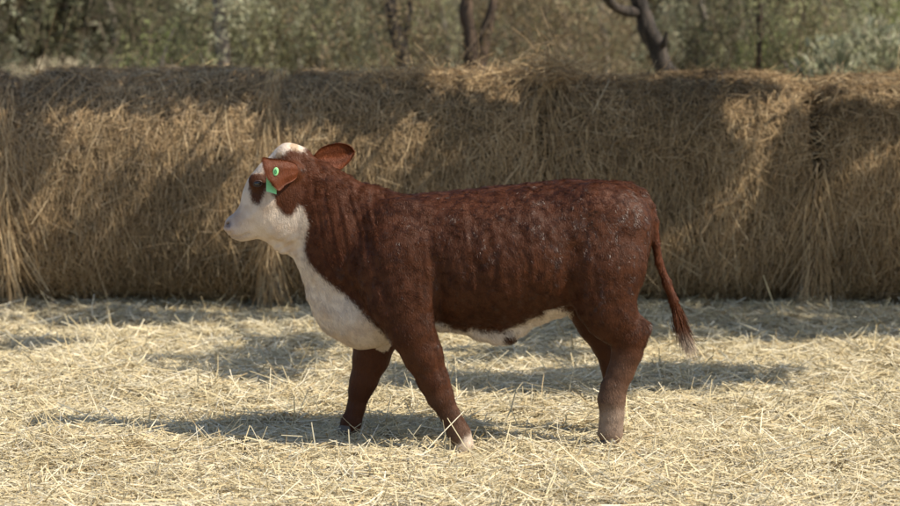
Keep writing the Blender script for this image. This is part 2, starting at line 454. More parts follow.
# far fore leg
chain([(392, 268, .15, 38, .08), (384, 305, .17, 30, .075), (376, 335, .18, 22, .066), (371, 358, .18, 18, .054), (364, 380, .18, 13.5, .044), (360, 391, .18, 12, .042)], .028)
chain([(360, 391, .18, 11.5, .040), (356, 408, .18, 9.5, .032), (351, 423, .18, 10.5, .038), (348, 433, .18, 9.5, .036)], .012)
# near hind leg
chain([(600, 232, -.12, 50, .11), (603, 268, -.145, 42, .105), (604, 295, -.15, 34, .088), (612, 314, -.15, 27, .07), (626, 332, -.145, 20, .052)], .03)
chain([(629, 335, -.145, 20, .046), (627, 352, -.14, 15, .040), (621, 372, -.14, 13.2, .038), (614, 388, -.14, 13, .040), (611.5, 400, -.14, 13.8, .045), (612, 414, -.14, 12.0, .040), (610.5, 432, -.14, 13, .044)], .014)
chain([(622, 312, -.15, 8, .02), (645, 327, -.145, 7.5, .025)], .02)   # hock point and its tendon
# far hind leg
chain([(592, 238, .12, 46, .11), (590, 275, .145, 38, .10), (592, 300, .15, 28, .08), (600, 322, .15, 23, .064), (608, 342, .15, 18, .05)], .03)
chain([(610, 345, .15, 17, .045), (613, 363, .15, 13.5, .038), (614, 385, .15, 10.5, .034), (613, 402, .15, 11, .040), (613, 418, .15, 9.5, .036), (613, 430, .15, 10, .040)], .014)
# tail
chain([(612, 187, 0, 7, .035), (628, 190, 0, 8, .032), (640, 195, 0, 7, .028), (649, 206, -.002, 5.5, .023), (654, 222, -.004, 4.7, .02), (655.5, 242, -.005, 4.2, .018),
       (659, 262, -.006, 4.0, .017), (666, 281, -.008, 4.2, .017), (673, 299, -.01, 4.6, .018), (678, 318, -.01, 4.4, .016), (682, 331, -.01, 3, .010)], .010)

def surface_nets(D):
    nx, ny, nz = D.shape
    ins = D < 0
    c = [ins[i:nx - 1 + i, j:ny - 1 + j, k:nz - 1 + k] for i in (0, 1) for j in (0, 1) for k in (0, 1)]
    s = sum(q.astype(np.int8) for q in c)
    act = (s > 0) & (s < 8)
    idx = np.full(act.shape, -1, np.int64); cells = np.argwhere(act); idx[act] = np.arange(len(cells))
    corner = lambda i, j, k: D[cells[:, 0] + i, cells[:, 1] + j, cells[:, 2] + k]
    acc = np.zeros((len(cells), 3)); cnt = np.zeros(len(cells))
    cs = [(i, j, k) for i in (0, 1) for j in (0, 1) for k in (0, 1)]
    for p in cs:
        for a in range(3):
            if p[a] == 0:
                q = list(p); q[a] = 1
                v0 = corner(*p); v1 = corner(*q); m = (v0 < 0) != (v1 < 0)
                t = np.where(m, v0 / np.where(m, v0 - v1, 1), 0)
                pos = np.tile(np.array(p, float), (len(cells), 1)); pos[:, a] = t
                acc[m] += pos[m]; cnt[m] += 1
    V = cells + acc / cnt[:, None]
    F = []
    for a in range(3):
        b, c_ = (a + 1) % 3, (a + 2) % 3
        sl0 = [slice(1, -1)] * 3; sl0[a] = slice(0, -1); sl1 = [slice(1, -1)] * 3; sl1[a] = slice(1, None)
        A = ins[tuple(sl0)]; B = ins[tuple(sl1)]
        e = np.argwhere(A != B); fl = A[A != B]
        off = np.ones(3, int); off[a] = 0
        base = e + off
        def vid(db, dc):
            q = base.copy(); q[:, b] -= db; q[:, c_] -= dc
            return idx[q[:, 0], q[:, 1], q[:, 2]]
        quad = np.stack([vid(1, 1), vid(0, 1), vid(0, 0), vid(1, 0)], 1)
        quad[~fl] = quad[~fl][:, ::-1]
        F.append(quad)
    return V, np.concatenate(F)
V, F = surface_nets(D)
CV = V * GS + np.array([XL, YL, ZL])
def vert_normals(V, F):
    fn = np.cross(V[F[:, 2]] - V[F[:, 0]], V[F[:, 3]] - V[F[:, 1]])
    N = np.zeros_like(V)
    for k in range(4): np.add.at(N, F[:, k], fn)
    return norm(N)
# relax a little
def relax(V, F, it):
    for _ in range(it):
        S = np.zeros_like(V); n = np.zeros(len(V))
        for k in range(4):
            for m in (1, 3):
                np.add.at(S, F[:, k], V[F[:, (k + m) % 4]]); np.add.at(n, F[:, k], 1)
        V = V * .5 + S / n[:, None] * .5
    return V
CV = relax(CV, F, 2)
CN = vert_normals(CV, F)
def to_px(P):
    """side-view coordinates on the calf's own mid plane (same units as its drawing)"""
    Yv = -np.abs(P[:, 1]) * .9
    cp, sp_ = math.cos(PITCH), math.sin(PITCH)
    dy = Yv - CAM[1]; dz = P[:, 2] - CAM[2]
    depth = dy * cp - dz * sp_
    return 450 + P[:, 0] * F_PX / depth, 253 - (dy * sp_ + dz * cp) * F_PX / depth
qx, qy = to_px(CV)
# folds on the neck, wrinkles and muscle relief
fold = np.exp(-((qx - 348) / 34) ** 2) * np.exp(-((qy - 215) / 42) ** 2)
ph = (qx + (qy - 200) * -.18 + vnoise(CV, 6, 70) * 5) / 11.0 * 2 * np.pi
disp = fold * .0022 * (np.sin(ph) + .7 * np.sin(ph * 1.83 + 1.3)) * (1 + .6 * vnoise(CV, 9, 69))
disp += .012 * np.exp(-((qx - 580) / 22) ** 2 - ((qy - 204) / 16) ** 2) - .008 * np.exp(-((qx - 548) / 20) ** 2 - ((qy - 226) / 26) ** 2)
jaw = np.exp(-((qx - 285) / 14) ** 2) * np.exp(-((qy - 247) / 12) ** 2); disp += jaw * .003 * np.sin((qx * .5 + qy * .86) / 7 * 6.28)
rib = np.exp(-((qx - 490) / 55) ** 2) * np.exp(-((qy - 265) / 50) ** 2); disp += rib * .0020 * np.sin((qx + vnoise(CV, 4, 73) * 6) / 15 * 6.28)
disp += vnoise(CV, 7, 71) * .0035 * (np.abs(CV[:, 1]) > .05) + vnoise(CV, 22, 72) * .0014
disp[qx < 265] *= .3
def segd(x, y, pts):
    d = np.full(len(x), 99.)
    for (x0, y0), (x1, y1) in zip(pts[:-1], pts[1:]):
        vx, vy = x1 - x0, y1 - y0; t = np.clip(((x - x0) * vx + (y - y0) * vy) / (vx * vx + vy * vy), 0, 1)
        d = np.minimum(d, np.hypot(x - x0 - t * vx, y - y0 - t * vy))
    return d
MOUTH = [(229, 236.5), (236, 237), (243, 235.8), (249, 233.2)]
mo = np.exp(-(segd(qx, qy, MOUTH) / 1.1) ** 2) * (qx < 256); disp -= mo * .005
no = np.exp(-(((qx - 228.6) / 2.0) ** 2 + ((qy - 225.5) / 2.6) ** 2)) * (np.abs(CV[:, 1]) > .012); disp -= no * .010
FACE = [(243, 222), (252, 215), (262, 207), (272, 204)]
disp += np.exp(-(segd(qx, qy, FACE) / 4.0) ** 2) * .004 * (np.abs(CV[:, 1]) > .03)
JOW = [(264, 232), (274, 222), (282, 206)]
disp -= np.exp(-(segd(qx, qy, JOW) / 4.0) ** 2) * .004 * (np.abs(CV[:, 1]) > .03)
TEND = [(436, 350), (440, 370), (446, 388)]
disp -= np.exp(-(segd(qx, qy, TEND) / 3.0) ** 2) * .006 * (CV[:, 1] < -.1)
STIF = [(572, 250), (568, 280), (574, 305)]
disp -= np.exp(-(segd(qx, qy, STIF) / 9.0) ** 2) * .015 * (np.abs(CV[:, 1]) > .1)
ELB = [(437, 262), (440, 290), (440, 325)]
SHO = [(352, 206), (366, 240), (378, 275), (388, 305)]
disp -= np.exp(-(segd(qx, qy, SHO) / 7.0) ** 2) * .009 * (np.abs(CV[:, 1]) > .08)
KNE = [(428, 392), (446, 404)]
disp += np.exp(-(segd(qx, qy, [(436, 396), (440, 402)]) / 4.0) ** 2) * .005 * (CV[:, 1] < -.1)
HOK = [(612, 350), (640, 340)]
disp -= np.exp(-(segd(qx, qy, [(640, 300), (637, 318)]) / 4.0) ** 2) * .007 * (np.abs(CV[:, 1]) > .06)
disp -= np.exp(-(segd(qx, qy, ELB) / 6.0) ** 2) * .013 * (np.abs(CV[:, 1]) > .1)
RIP = lambda P_: vnoise(P_ * [1, 1, .38] + vnoise(P_, 8, 111)[:, None] * .02, 50, 110)
tors = np.exp(-((qx - 500) / 120) ** 4) * np.exp(-((qy - 250) / 70) ** 4)
disp += tors * RIP(CV) * .0026
wet = np.exp(-((qx - 520) / 95) ** 2) * np.exp(-((qy - 208) / 26) ** 2)
disp += wet * (vnoise(CV, 34, 75) * .0030 + vnoise(CV, 60, 76) * .0015)
disp[qx < 265] *= 1.0; disp *= np.where(CV[:, 2] < .35, .4, 1)
CV = CV + CN * disp[:, None]
CN = vert_normals(CV, F)
qx, qy = to_px(CV)

def inpoly(x, y, poly):
    poly = np.array(poly, float); r = np.zeros(len(x), bool); n = len(poly); j = n - 1
    for i in range(n):
        xi, yi = poly[i]; xj, yj = poly[j]
        m = ((yi > y) != (yj > y)) & (x < (xj - xi) * (y - yi) / (yj - yi + 1e-12) + xi)
        r ^= m; j = i
    return r
WHITE_HEAD = [(215, 250), (215, 150), (262, 140), (280, 135), (306, 140), (304, 153), (296, 150), (288, 149), (283, 155), (274, 157), (266, 162), (264, 185), (273, 194), (276, 206), (283, 214), (291, 218.5), (297, 213),
              (301, 204), (304, 212), (309, 227), (305, 238), (303.5, 248), (307, 260), (316.7, 272), (331, 284), (352, 301), (366, 317), (377, 328), (391, 342), (398, 360), (330, 365), (285, 300)]
EYE_PATCH = [(245, 180), (248, 171.5), (264, 172.5), (270, 180), (267, 193), (260, 205), (252, 203), (248.5, 190)]
BELLY_W = [(430, 322), (448, 325), (452, 330.5), (478, 329.5), (481, 333), (485, 331), (490, 335.5), (495, 331), (499, 334), (507, 329.7), (522, 324), (533, 318), (543, 314.5), (545.4, 308), (554, 306), (563, 310), (573, 316), (572, 350), (430, 350)]
BR = np.array([.058, .0180, .0062]); WH = np.array([.66, .565, .47])
def coat(P, N, jit=0):
    x, y = to_px(P)
    if jit: x = x + RNG.normal(0, jit, len(x)); y = y + RNG.normal(0, jit, len(x))
    wv = vnoise(P, 30, 80) * 1.4; x = x + wv; y = y + wv
    c = np.tile(BR, (len(P), 1))
    var = 1 + .14 * vnoise(P, 6, 81) + .08 * vnoise(P, 20, 82)
    c = c * var[:, None]
    # redder in the thin coat of neck, ears and tail, darker on flank
    red = np.exp(-((x - 310) / 45) ** 2) * .5 + (x > 655) * .9 + ((y < 215) & (x > 420)) * .25
    c = c * (1 + red[:, None] * np.array([.55, .42, .30]))
    w = inpoly(x, y, WHITE_HEAD) & (N[:, 2] < 2)
    # the far side carries the same mirror pattern; the throat is white underneath
    w |= (x < 300) & (y > 228)
    w &= ~((y > 342) & (np.abs(P[:, 1]) > .105 + .03 * vnoise(P, 14, 89)) & (P[:, 0] < 0) & (x > 335) & (y > 343 + 5 * vnoise(P, 20, 90)))
    w |= inpoly(x, y, BELLY_W) & (np.abs(P[:, 1]) < .16)
    c[w] = WH
    mz = np.clip((252 - x) / 20, 0, 1) * (y > 205) * np.clip(.8 + .5 * vnoise(P, 45, 97), 0, 1)
    c = c * (1 - mz[:, None]) + mz[:, None] * np.array([.36, .285, .255])
    dirt = (w * np.clip((y - 300) / 60, 0, 1) * (x < 420) * (.5 + .3 * vnoise(P, 9, 88)))[:, None]; c = c * (1 - dirt) + dirt * np.array([.50, .38, .25])
    lip = (np.exp(-(segd(x, y, MOUTH) / 1.3) ** 2) * (x < 254) * .45)[:, None]; c = c * (1 - lip) + lip * np.array([.12, .09, .08])
    nos = (np.exp(-(((x - 228.8) / 2.2) ** 2 + ((y - 225.5) / 2.8) ** 2)) * (np.abs(P[:, 1]) > .012) * 1.0)[:, None]; c = c * (1 - nos) + nos * np.array([.03, .02, .02])
    mt = (w * np.clip(.10 + .5 * vnoise(P, 18, 100) + .3 * vnoise(P, 50, 101), 0, .35) * (x < 400))[:, None]; c = c * (1 - mt) + mt * np.array([.45, .31, .20])
    jw = w & (x < 300)
    c[jw] *= np.array([1, .97, .95])
    ep = inpoly(x, y, EYE_PATCH) & (np.abs(P[:, 1]) > .046); c[ep] = BR * 1.0
    ps = w & (x > 262) & (x < 300) & (y < 165) & (vnoise(P, 30, 84) > .25); c[ps] = c[ps] * .35 + .65 * np.array([.42, .28, .15])
    sp = ((x - 510.5) / 7) ** 2 + ((y - 340.5) / 5) ** 2 < 1; c[sp] = BR * .8
    # pasterns and dusty shins
    nf = inpoly(x, y, [(455, 452), (452, 448), (464, 437), (474, 432), (500, 470), (440, 470)]) & (P[:, 1] < 0); c[nf] = WH * .9
    nh = (np.clip((y - 404) / 14, 0, 1) * np.clip((440 - y) / 14, .3, 1) * (x < 640) * (x > 560) * (P[:, 1] < -.02) * (.42 + .25 * vnoise(P, 30, 102)))[:, None]; c = c * (1 - nh) + nh * WH * .8
    du = np.clip((y - 345) / 90, 0, 1) * (P[:, 1] < .02) * ((x > 560)); du = du + np.clip((y - 385) / 80, 0, 1) * (x < 560) * (P[:, 1] < 0) * .6
    du = (du * (.55 + .25 * vnoise(P, 12, 85)))[:, None]
    c = c * (1 - du) + du * np.array([.30, .21, .15])
    return np.clip(c, .004, .9)

M_hide, N_, L_, b_ = nm('hide')
a_ = N_.new('ShaderNodeAttribute'); a_.attribute_name = 'Col'; L_.new(a_.outputs[0], b_.inputs['Base Color'])
tc = N_.new('ShaderNodeTexCoord'); mp = N_.new('ShaderNodeMapping'); mp.inputs['Scale'].default_value = (1, 1, .45)
L_.new(tc.outputs['Object'], mp.inputs[0])
n1 = N_.new('ShaderNodeTexNoise'); n1.inputs['Scale'].default_value = 90; n1.inputs['Detail'].default_value = 5; n1.inputs['Distortion'].default_value = 1.2
L_.new(mp.outputs[0], n1.inputs['Vector'])
bp = N_.new('ShaderNodeBump'); bp.inputs['Distance'].default_value = .006; bp.inputs['Strength'].default_value = .8
L_.new(n1.outputs[0], bp.inputs['Height']); L_.new(bp.outputs[0], b_.inputs['Normal'])
b_.inputs['Roughness'].default_value = .55; b_.inputs['Specular IOR Level'].default_value = .2

calf = thing('calf', 'red-brown and white calf with a green ear tag, walking left across the straw', 'calf', (0.0, 0.0, 0.0))
cc_ = np.mean([coat(CV, CN, 1.5) for _ in range(10)], 0); mesh_obj('body', CV, F, M_hide, calf, col=cc_)

# fur: short blades lying along the growth of the coat
def surf_sample(V, F, N, n, wgt=None):
    A = np.linalg.norm(np.cross(V[F[:, 2]] - V[F[:, 0]], V[F[:, 3]] - V[F[:, 1]]), axis=1)
    if wgt is not None: A = A * wgt
    fi = RNG.choice(len(F), n, p=A / A.sum()); u = RNG.uniform(0, 1, (n, 1)); v = RNG.uniform(0, 1, (n, 1))
    q = F[fi]
    lerp = lambda B: (B[q[:, 0]] * (1 - u) + B[q[:, 1]] * u) * (1 - v) + (B[q[:, 3]] * (1 - u) + B[q[:, 2]] * u) * v
    return lerp(V), norm(lerp(N))
fc = CV[F].mean(1)
wgt = np.where(fc[:, 1] < .10, 1.0, .35); wgt *= np.where(fc[:, 0] < U(240, 0)[0], .15, 1)
P, N = surf_sample(CV, F, CN, 380000, wgt)
x, y = to_px(P)
G = np.tile([.55, 0, -.75], (len(P), 1))
G[(y < 215)] = [.9, 0, -.35]
hd = x < 300; G[hd] = [.75, 0, .35]; G[(x < 300) & (y > 225)] = [.7, 0, -.2]
leg = y > 345; G[leg] = [.15, 0, -1]
tl = x > 655; G[tl] = [.3, 0, -1]
curl = vnoise(P, 34, 90) + .5 * vnoise(P, 70, 92); curl2 = vnoise(P, 34, 91) + .5 * vnoise(P, 70, 93)
cw = np.where((y < 330) & (x > 380), .9, .3) + 1.2 * np.exp(-((x - 530) / 100) ** 2) * np.exp(-((y - 210) / 32) ** 2)
G = G + np.stack([curl, 0 * curl, curl2], 1) * cw[:, None] + RNG.normal(0, .18, (len(P), 3))
T = norm(G - N * (G * N).sum(1, keepdims=True))
lift = (.36 + .34 * vnoise(P, 45, 94) + RNG.uniform(-.1, .12, len(P)))[:, None]
Dh = norm(T + N * lift)
Lh = RNG.uniform(.010, .019, len(P)); Lh[hd] *= .45; Lh[x < 250] *= .45; Lh[leg] *= .7; rim = ((y < 200) & (x > 310)) | ((x < 345) & (y > 250)) | ((y > 305) & (x > 430) & (x < 570)); Lh[rim] *= 1.35; lift[rim] += .15
Lh[(x > 640) & (y > 255) & (x < 700)] *= 1.3
Wh = np.where(hd, .0010, .00115)
Vf, Ff, own = strips(P - N * .001, Dh, norm(N + RNG.normal(0, .35, N.shape)), Lh, Wh * np.ones(len(P)), 1, -N * .15, .75)
cf = coat(P, N, 1.5) * RNG.uniform(.75, 1.45, (len(P), 1))
cf = np.clip(cf, 0, .92)
wm = np.exp(-((x - 525) / 110) ** 2 - ((y - 202) / 26) ** 2) * 1.0 + .15 * np.exp(-((x - 600) / 60) ** 2 - ((y - 235) / 60) ** 2) + .25 * np.exp(-((x - 390) / 50) ** 2 - ((y - 215) / 60) ** 2)
wm = wm + .5 * vnoise(P * [1, 1, .6], 30, 95) + .3 * vnoise(P, 70, 96) > .34
cf[wm] *= .82
cf *= (1 + .45 * (np.exp(-((x - 500) / 130) ** 4) * np.exp(-((y - 250) / 75) ** 4) * np.clip(RIP(P), -1, 1)) * (cf.mean(1) < .25))[:, None]
cf *= (1 + .28 * vnoise(P, 62, 98) + .1 * vnoise(P, 25, 99))[:, None] * np.where(cf.mean(1) < .25, 1, 0)[:, None] + np.where(cf.mean(1) < .25, 0, 1)[:, None]
mk = np.repeat(wm, 1)
for part_, m_, mt_ in (('coat', ~wm, M_fur), ('wet_coat', wm, M_wet)):
    ii = np.where(m_)[0]; V4 = Vf.reshape(len(P), 4, 3)[ii].reshape(-1, 3)
    F4 = np.arange(len(ii))[:, None] * 4 + np.array([[0, 1, 3, 2]])
    o = mesh_obj(part_, V4, F4, mt_, calf, col=np.repeat(cf[ii], 4, 0), smooth=False); o['kind'] = 'stuff'

# tail switch
n = 2400
t = RNG.uniform(0, 1, n)
pts = np.array([U(*p, -.012) for p in [(675, 303), (679, 318), (683, 332), (688, 345), (691, 355)]])
cl = resample(pts, 40); s0 = (t * 22).astype(int)
wid = np.interp(s0 / 39, [0, .2, .5, .8, 1], [.016, .026, .023, .013, .006])
P = cl[s0] + RNG.normal(0, .42, (n, 3)) * wid[:, None]
Dd = norm(cl[np.minimum(s0 + 8, 39)] - cl[s0] + RNG.normal(0, .006, (n, 3)))
Vf, Ff, own = strips(P, Dd, norm(RNG.normal(0, 1, (n, 3)) + [0, -1.5, 0]), RNG.uniform(.05, .125, n), np.full(n, .0022), 2, RNG.normal(0, .08, (n, 3)), .7)
yy = to_px(Vf)[1]; tipw = np.clip((yy - 333) / 13, 0, 1)[:, None]
cs_ = (BR * 1.7)[None] * (1 - tipw) + np.array([.45, .36, .28]) * tipw
o = mesh_obj('tail_switch', Vf, Ff, M_fur, calf, col=cs_ * RNG.uniform(.7, 1.2, (n, 1))[own], smooth=False); o['kind'] = 'stuff'

# ears
def ear(top, bot, ytop, ybot, cup, name='ear', shade=1.0):
    nu, nv = 22, 14
    tp = resample(np.array([U(a, b, c) for (a, b), c in zip(top, ytop)]), nu); bt = resample(np.array([U(a, b, c) for (a, b), c in zip(bot, ybot)]), nu)
    v = np.linspace(0, 1, nv)
    G = tp[:, None] * (1 - v)[None, :, None] + bt[:, None] * v[None, :, None]
    nrm_ = norm(np.cross(np.gradient(G, axis=0), np.gradient(G, axis=1)))
    prof = (4 * v * (1 - v))[None, :, None]; uu = np.linspace(0, 1, nu)[:, None, None]
    off = np.array([0, 1.0, 0])[None, None]
    G = G + off * cup * prof
    if cup < 0: G = G + np.array([-.011, 0, -.006])[None, None] * (np.sin(np.pi * v)[None, :, None] * uu ** 2)
    rib = np.sin(v * np.pi * 5)[None, :, None] * .0016 * (uu > .05)
    G = G + off * rib
    th = .0035
    A = G - off * th; B = G + off * th
    V = np.concatenate([A.reshape(-1, 3), B.reshape(-1, 3)]); m = nu * nv; Fl = []
    for i in range(nu - 1):
        for j in range(nv - 1):
            a = i * nv + j
            Fl.append((a, a + 1, a + nv + 1, a + nv)); Fl.append((m + a, m + a + nv, m + a + nv + 1, m + a + 1))
    rim = [i * nv for i in range(nu)] + [(nu - 1) * nv + j for j in range(1, nv)] + [i * nv + nv - 1 for i in range(nu - 2, -1, -1)] + [j for j in range(nv - 2, 0, -1)]
    for a, b in zip(rim, rim[1:] + rim[:1]): Fl.append((a, m + a, m + b, b))
    F = np.array(Fl)
    V = V + vnoise(V, 60, 4)[:, None] * .0008
    vv = np.tile(np.tile(v, nu), 2); u2 = np.tile(np.repeat(np.linspace(0, 1, nu), nv), 2)
    c = BR[None] * np.array([1.75, 1.5, 1.4]) * (1 + .25 * np.sin(vv * np.pi * 5) * (shade > 1))[:, None] * shade
    c = c * (1 + .2 * vnoise(V, 40, 6))[:, None]
    o = mesh_obj(name, V, F, M_hide, calf, col=c)
    # short hair over the ear and a fringe round the rim
    N = vert_normals(V, F)
    P, Nn = surf_sample(V, F, N, 5200)
    D = norm((tp[-1] - tp[0]) + (bt[-1] - bt[0])); Dn = norm(D + Nn * .3 + RNG.normal(0, .25, Nn.shape))
    Vf, Ff, own = strips(P, Dn, Nn, RNG.uniform(.005, .010, len(P)), np.full(len(P), .0011), 1, None, .75)
    cc = np.tile(BR * np.array([1.8, 1.55, 1.45]) * shade, (len(P), 1)) * RNG.uniform(.7, 1.4, (len(P), 1))
    f = mesh_obj('ear_hair', Vf, Ff, M_fur, o, col=cc[own], smooth=False); f['kind'] = 'stuff'
    return o
ear_near = ear([(300, 168), (293, 162), (282, 159.5), (271, 158.5), (264.5, 157), (262.5, 159)], [(299.5, 174), (294.5, 180), (285.5, 185), (281.5, 189.5), (278.5, 190.5), (275.5, 188)],
               [-.078, -.106, -.132, -.15, -.165, -.168], [-.078, -.106, -.135, -.155, -.165, -.168], -.012)
ear_far = ear([(306, 161), (313, 156), (320, 148.5), (329, 144.5), (340, 143), (350, 146), (354, 151)], [(306, 170), (316, 168), (324, 168), (332, 171), (340, 170), (350, 161), (354.5, 153.5)],
              [.06, .075, .10, .12, .14, .155, .165], [.06, .07, .09, .11, .13, .15, .165], .022, shade=1.15)

# eyes
def sphere(c, r, seg_=20, ring=12, sc=(1, 1, 1)):
    th = np.linspace(0, np.pi, ring + 1); ph = np.linspace(0, 2 * np.pi, seg_, endpoint=False)
    V = np.array([[np.sin(a) * np.cos(b) * sc[0], np.sin(a) * np.sin(b) * sc[1], np.cos(a) * sc[2]] for a in th for b in ph]) * r + c
    F = np.array([(i * seg_ + j, (i + 1) * seg_ + j, (i + 1) * seg_ + (j + 1) % seg_, i * seg_ + (j + 1) % seg_) for i in range(ring) for j in range(seg_)])
    return V, F
M_eye, Ne, Le, be = nm('eye_gloss'); be.inputs['Base Color'].default_value = (.008, .006, .005, 1); be.inputs['Roughness'].default_value = .08; be.inputs['Coat Weight'].default_value = 1
M_lid, _, _, bl = nm('eyelid_skin'); bl.inputs['Base Color'].default_value = (.05, .022, .015, 1); bl.inputs['Roughness'].default_value = .5
for s in (-1, 1):
    p = U(257.5, 183.5, s * .0895)
    V, Fs = sphere(p, .0135, sc=(1.15, .8, .85)); e = mesh_obj('eye', V, Fs, M_eye, calf)
    a = np.linspace(0, np.pi * 2, 25)
    ring = np.stack([p[0] + np.cos(a) * .019 + .001, p[1] + s * (.0035 - .004 * np.abs(np.cos(a)) ** 2), p[2] + np.sin(a) * .0125 + np.cos(a) * .002], 1)
    V, Fr = tube_mesh(ring, np.full(25, .0038), 8); mesh_obj('eyelid', V, Fr, M_lid, e)

# ear tag: button on the back of the ear, panel hanging below
M_tag, Nt, Lt, bt_ = nm('green_plastic'); bt_.inputs['Base Color'].default_value = (.33, .78, .34, 1); bt_.inputs['Roughness'].default_value = .35
M_tagd, _, _, bd_ = nm('dark_green_print'); bd_.inputs['Base Color'].default_value = (.03, .22, .08, 1); bd_.inputs['Roughness'].default_value = .5
p = U(275.8, 171.5, -.163)
def disc(c, rx, rz, y0, y1, n=28):
    a = np.linspace(0, 2 * np.pi, n, endpoint=False)
    rs = [(0, y0), (.75, y0), (.95, y0 + .0008), (1, y0 + .002), (1, y1)]
    V = np.concatenate([np.stack([c[0] + np.cos(a) * rx * r + np.sin(a) * rx * .12 * r, np.full(n, yv), c[2] + np.sin(a) * rz * r], 1) for r, yv in rs])
    F = np.array([(i * n + j, i * n + (j + 1) % n, (i + 1) * n + (j + 1) % n, (i + 1) * n + j) for i in range(4) for j in range(n)])
    return V, F
V, Fd = disc(p, px(2.7), px(4.2), -.172, -.160)
tag_o = mesh_obj('ear_tag', V, Fd, M_tag, calf)
a = np.linspace(0, 2 * np.pi, 21)
ring = np.stack([p[0] + np.cos(a) * px(.85), np.full(21, -.1725), p[2] + np.sin(a) * px(1.9)], 1)
V, Fr = tube_mesh(ring, np.full(21, px(.38)), 6); mesh_obj('button_rim', V, Fr, M_tagd, tag_o)
q = [U(a_, b_2, yv) for a_, b_2, yv in [(266.6, 176, -.128), (275, 176, -.128), (276.5, 186, -.136), (276.4, 194.2, -.150), (266.3, 191.3, -.150), (266.2, 183, -.136)]]
q = np.array(q); q2 = q + [0, .003, 0]
Vq = np.concatenate([q, q2]); Fq2 = [(0, 5, 2, 1), (5, 4, 3, 2), (6, 7, 8, 11), (11, 8, 9, 10)] + [(i, (i + 1) % 6, 6 + (i + 1) % 6, 6 + i) for i in range(6)]
mesh_obj('tag_panel', Vq, Fq2, M_tag, tag_o, smooth=False)

# hooves: two claws each
M_hoof, _, _, bh_ = nm('horn'); bh_.inputs['Base Color'].default_value = (.10, .08, .06, 1); bh_.inputs['Roughness'].default_value = .45
M_hoofp, _, _, bh2 = nm('pale_horn'); bh2.inputs['Base Color'].default_value = (.42, .33, .24, 1); bh2.inputs['Roughness'].default_value = .5
def hoof(x, Yv, top, lean, mat):
    pts = []
    c = U(x, 440, Yv); cx = c[0]; cy = Yv
    parts = []
    for s in (-1, 1):
        lev = [(top, .030, .020, .006), (top * .5, .040, .023, -.002 ), (-.012, .048, .025, -.010)]
        n = 14; a = np.linspace(0, 2 * np.pi, n, endpoint=False); V = []
        for z, rx, ry, sh in lev:
            ca, sa = np.cos(a), np.sin(a)
            V.append(np.stack([cx + sh + lean * (top - z) + ca * rx * np.where(ca < 0, 1.15, .9), cy + s * .021 + sa * ry, np.full(n, z)], 1))
        V.append(np.tile([cx - .01, cy + s * .021, -.014], (n, 1)))
        V.insert(0, np.tile([cx + .006, cy + s * .021, top + .008], (n, 1)))
        V = np.concatenate(V); F = np.array([(i * n + j, i * n + (j + 1) % n, (i + 1) * n + (j + 1) % n, (i + 1) * n + j) for i in range(4) for j in range(n)])
        parts.append((V, F))
    V, F = merge(parts); mesh_obj('hoof', V, F, mat, calf)
hoof(465, -.17, .055, -.1, M_hoofp); hoof(347, .18, .06, -.1, M_hoof); hoof(609, -.14, .06, -.05, M_hoof); hoof(612, .15, .06, -.05, M_hoof)

# straw lying round the feet
n = 1100
fx = np.array([U(465, 440, -.2)[0], U(347, 440, .1)[0], U(609, 440, -.2)[0], U(605, 440, .1)[0]]); fy = np.array([-.12, .16, -.16, .12])
k = RNG.integers(0, 4, n)
P = np.stack([fx[k] + RNG.normal(0, .11, n), fy[k] + RNG.normal(0, .035, n), RNG.uniform(-.02, .02, n)], 1)
az = RNG.uniform(0, 2 * np.pi, n); el = RNG.normal(.1, .3, n)
D_ = np.stack([np.cos(az) * np.cos(el), np.sin(az) * np.cos(el) * .6, np.sin(el)], 1)
V, Fh, own = strips(P, D_, norm(RNG.normal(0, .5, (n, 3)) + [0, -.6, 1]), RNG.gamma(3, .024, n).clip(.03, .13), RNG.uniform(.003, .006, n), 2, RNG.normal(0, .15, (n, 3)), .35)
V[:, 2] = np.maximum(V[:, 2], ground_z(V[:, 0], V[:, 1]) + .002)
c = PAL_S[RNG.choice(len(PAL_S), n, p=PAL_W)]
o = mesh_obj('straw_tuft', V, Fh, M_straw, col=c[own], smooth=False); o['kind'] = 'stuff'; o['label'] = 'tangled straw tufts heaped round the hooves of the calf'; o['category'] = 'straw'

